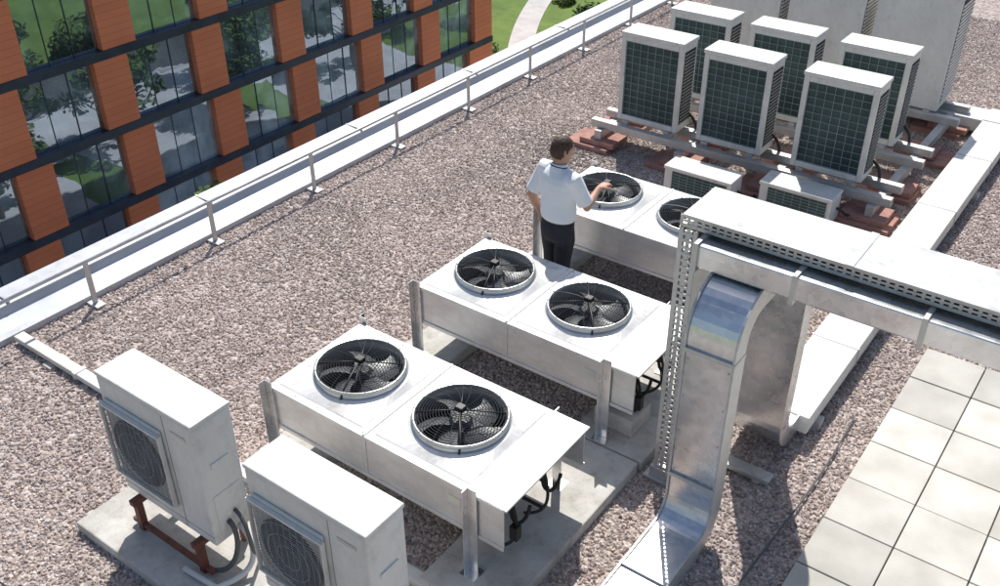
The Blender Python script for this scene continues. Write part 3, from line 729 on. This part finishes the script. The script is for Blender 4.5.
def arm(S,E,W,hd,palmn,sg):
    tube(bm,[S.lerp(E,.45),S.lerp(E,.8),E,E.lerp(W,.25),E.lerp(W,.7),W],[.047,.044,.041,.042,.031,.027],12,hint=(0,1,0))
    hd=hd.normalized();n=(palmn-hd*palmn.dot(hd)).normalized();side=hd.cross(n).normalized()
    tube(bm,[W-hd*.01,W+hd*.03,W+hd*.075,W+hd*.098],[(.024,.019),(.037,.016),(.042,.014),(.038,.012)],12,hint=side)
    for k,(o,l) in enumerate(((-.031,.062),(-.010,.074),(.011,.070),(.031,.054))):
        b0=W+hd*.088+side*o
        p1=b0+hd*l*.45+n*.006;p2=p1+(hd*.8+n*.6).normalized()*l*.32;p3=p2+(hd*.5+n*.85).normalized()*l*.28
        tube(bm,[b0,p1,p2,p3],[.0095,.009,.0082,.007],8,hint=side)
    t0=W+hd*.03-side*.03*1;t1=t0-side*.03+hd*.03+n*.012;t2=t1-side*.006+hd*.03+n*.008
    tube(bm,[t0,t1,t2],[.013,.011,.0085],8,hint=n)
arm(LS,LE,LW,LW-LE+Vector((0,0,-.1)),Vector((1,0,0)),-1)
arm(RS,RE,RW,Vector((-.1,1,.05)),Vector((0,-.1,-1)),1)
remesh(finish(bm,'arms',SKIN,M),.005,2)
Hd=Matrix.Translation((0,.025,1.645))@Euler((math.radians(-12),0,math.radians(-22))).to_matrix().to_4x4()
def hp(x,y,z):return Hd@Vector((x,y,z))
bm=bmesh.new()
tube(bm,[(0,-.012,1.46),(0,-.008,1.52),hp(0,-.02,-.06)],[.062,.056,.056],16)
sec=[(-.118,.020,.018,.055),(-.110,.036,.034,.045),(-.09,.052,.062,.022),(-.06,.062,.080,.006),(-.02,.070,.092,-.002),(.02,.075,.097,-.006),(.06,.074,.095,-.008),(.09,.062,.080,-.010),(.108,.042,.056,-.012),(.116,.018,.025,-.012)]
rings=[]
for z,a,b_,cy in sec:
    rings.append([bm.verts.new(hp(a*math.cos(2*math.pi*k/24),cy+b_*math.sin(2*math.pi*k/24),z)) for k in range(24)])
for A,B in zip(rings,rings[1:]):
    for k in range(24):bm.faces.new((A[k],A[(k+1)%24],B[(k+1)%24],B[k]))
bm.faces.new(rings[0][::-1]);bm.faces.new(rings[-1])
tube(bm,[hp(0,.082,.025),hp(0,.098,-.005),hp(0,.108,-.028),hp(0,.092,-.036)],[.008,.011,.015,.008],8)
for s in (-1,1):
    tube(bm,[hp(s*.070,-.005,.028),hp(s*.083,-.016,.022),hp(s*.084,-.012,-.005),hp(s*.072,-.002,-.034)],[.008,.012,.011,.006],8)
    tube(bm,[hp(s*.018,.088,.028),hp(s*.042,.082,.03)],.007,6)
remesh(finish(bm,'head',SKIN,M),.005,3)
bm=bmesh.new()
for s in (-1,1):
    bmesh.ops.create_uvsphere(bm,u_segments=12,v_segments=8,radius=.011,matrix=Matrix.Translation(hp(s*.031,.080,.008)))
finish(bm,'eyes',EYEW,M,smooth=True)
bm=bmesh.new()
for s in (-1,1):
    bmesh.ops.create_uvsphere(bm,u_segments=8,v_segments=6,radius=.0055,matrix=Matrix.Translation(hp(s*.031,.0895,.008)))
finish(bm,'pupils',EYE,M,smooth=True)
bm=bmesh.new();tube(bm,[hp(-.024,.084,-.062),hp(0,.091,-.060),hp(.024,.084,-.062)],[.003,.006,.003],8);finish(bm,'mouth',LIP,M,smooth=True)
bm=bmesh.new()
for s in (-1,1):tube(bm,[hp(s*.015,.094,.034),hp(s*.032,.091,.04),hp(s*.048,.080,.034)],[.002,.0035,.002],6)
finish(bm,'eyebrows',HAIR,M,smooth=True)
bm=bmesh.new();nu,nv=40,24;V={}
rnd=random.Random(3)
for j in range(nv+1):
    th=math.pi*j/nv
    for i in range(nu):
        ph=2*math.pi*i/nu
        x=math.sin(th)*math.cos(ph);y=math.sin(th)*math.sin(ph);z=math.cos(th)
        k=1+.02*rnd.uniform(-1,1)
        V[i,j]=(Vector((x*.083*k,-.010+y*.104*k,.012+z*.116*k)))
vv={}
def keep(p):
    front=(p.y+.01)/.104
    lim=-.075+ (0 if front<-.1 else (front+.1)*.17 if front<.45 else .0935+(front-.45)*.10)
    return p.z>lim
for j in range(nv):
    for i in range(nu):
        q=[(i,j),((i+1)%nu,j),((i+1)%nu,j+1),(i,j+1)]
        if all(keep(V[k]) for k in q):
            for k in q:
                if k not in vv:vv[k]=bm.verts.new(Hd@V[k])
            bm.faces.new([vv[k] for k in q])
bmesh.ops.remove_doubles(bm,verts=bm.verts,dist=.0005)
o=finish(bm,'hair',HAIR,M,smooth=True);s=o.modifiers.new('s','SOLIDIFY');s.thickness=.014;s.offset=-.6
ss=o.modifiers.new('sub','SUBSURF');ss.levels=1;ss.render_levels=1

# ---------------------------------------------------------------- light, sky, camera
S=Vector((-.30,.49,.80)).normalized()
el=math.asin(S.z);az=math.atan2(S.x,S.y)
w=bpy.data.worlds.new('World');scene.world=w;w.use_nodes=True
nt=w.node_tree;bg=nt.nodes['Background'];sk=nt.nodes.new('ShaderNodeTexSky');sk.sky_type='NISHITA';sk.sun_disc=False
sk.sun_elevation=el;sk.sun_rotation=az;sk.air_density=1.0;sk.dust_density=1.5
nt.links.new(sk.outputs[0],bg.inputs['Color']);bg.inputs['Strength'].default_value=.118
sd=bpy.data.lights.new('sun','SUN');sd.energy=5.0;sd.angle=math.radians(.53);sd.color=(1,.965,.91)
so=bpy.data.objects.new('sun',sd);COL.objects.link(so);so.rotation_euler=S.to_track_quat('Z','Y').to_euler();so.location=(0,0,30)
yaw,p,roll=math.radians(36.36),math.radians(33.30),math.radians(-.29)
h=Vector((-math.sin(yaw),math.cos(yaw),0));r=Vector((math.cos(yaw),math.sin(yaw),0))
f=h*math.cos(p)+Vector((0,0,-math.sin(p)));u=h*math.sin(p)+Vector((0,0,math.cos(p)))
r2=r*math.cos(roll)+u*math.sin(roll);u2=u*math.cos(roll)-r*math.sin(roll)
cd=bpy.data.cameras.new('camera');cd.sensor_width=36;cd.lens=.9812*36;cd.clip_end=5000;cd.clip_start=.05
co=bpy.data.objects.new('camera',cd);COL.objects.link(co)
mw=Matrix((( r2.x,u2.x,-f.x,0),(r2.y,u2.y,-f.y,0),(r2.z,u2.z,-f.z,5.25),(0,0,0,1)))
co.matrix_world=mw
scene.camera=co
scene.view_settings.view_transform='Standard';scene.view_settings.look='None';scene.view_settings.exposure=0
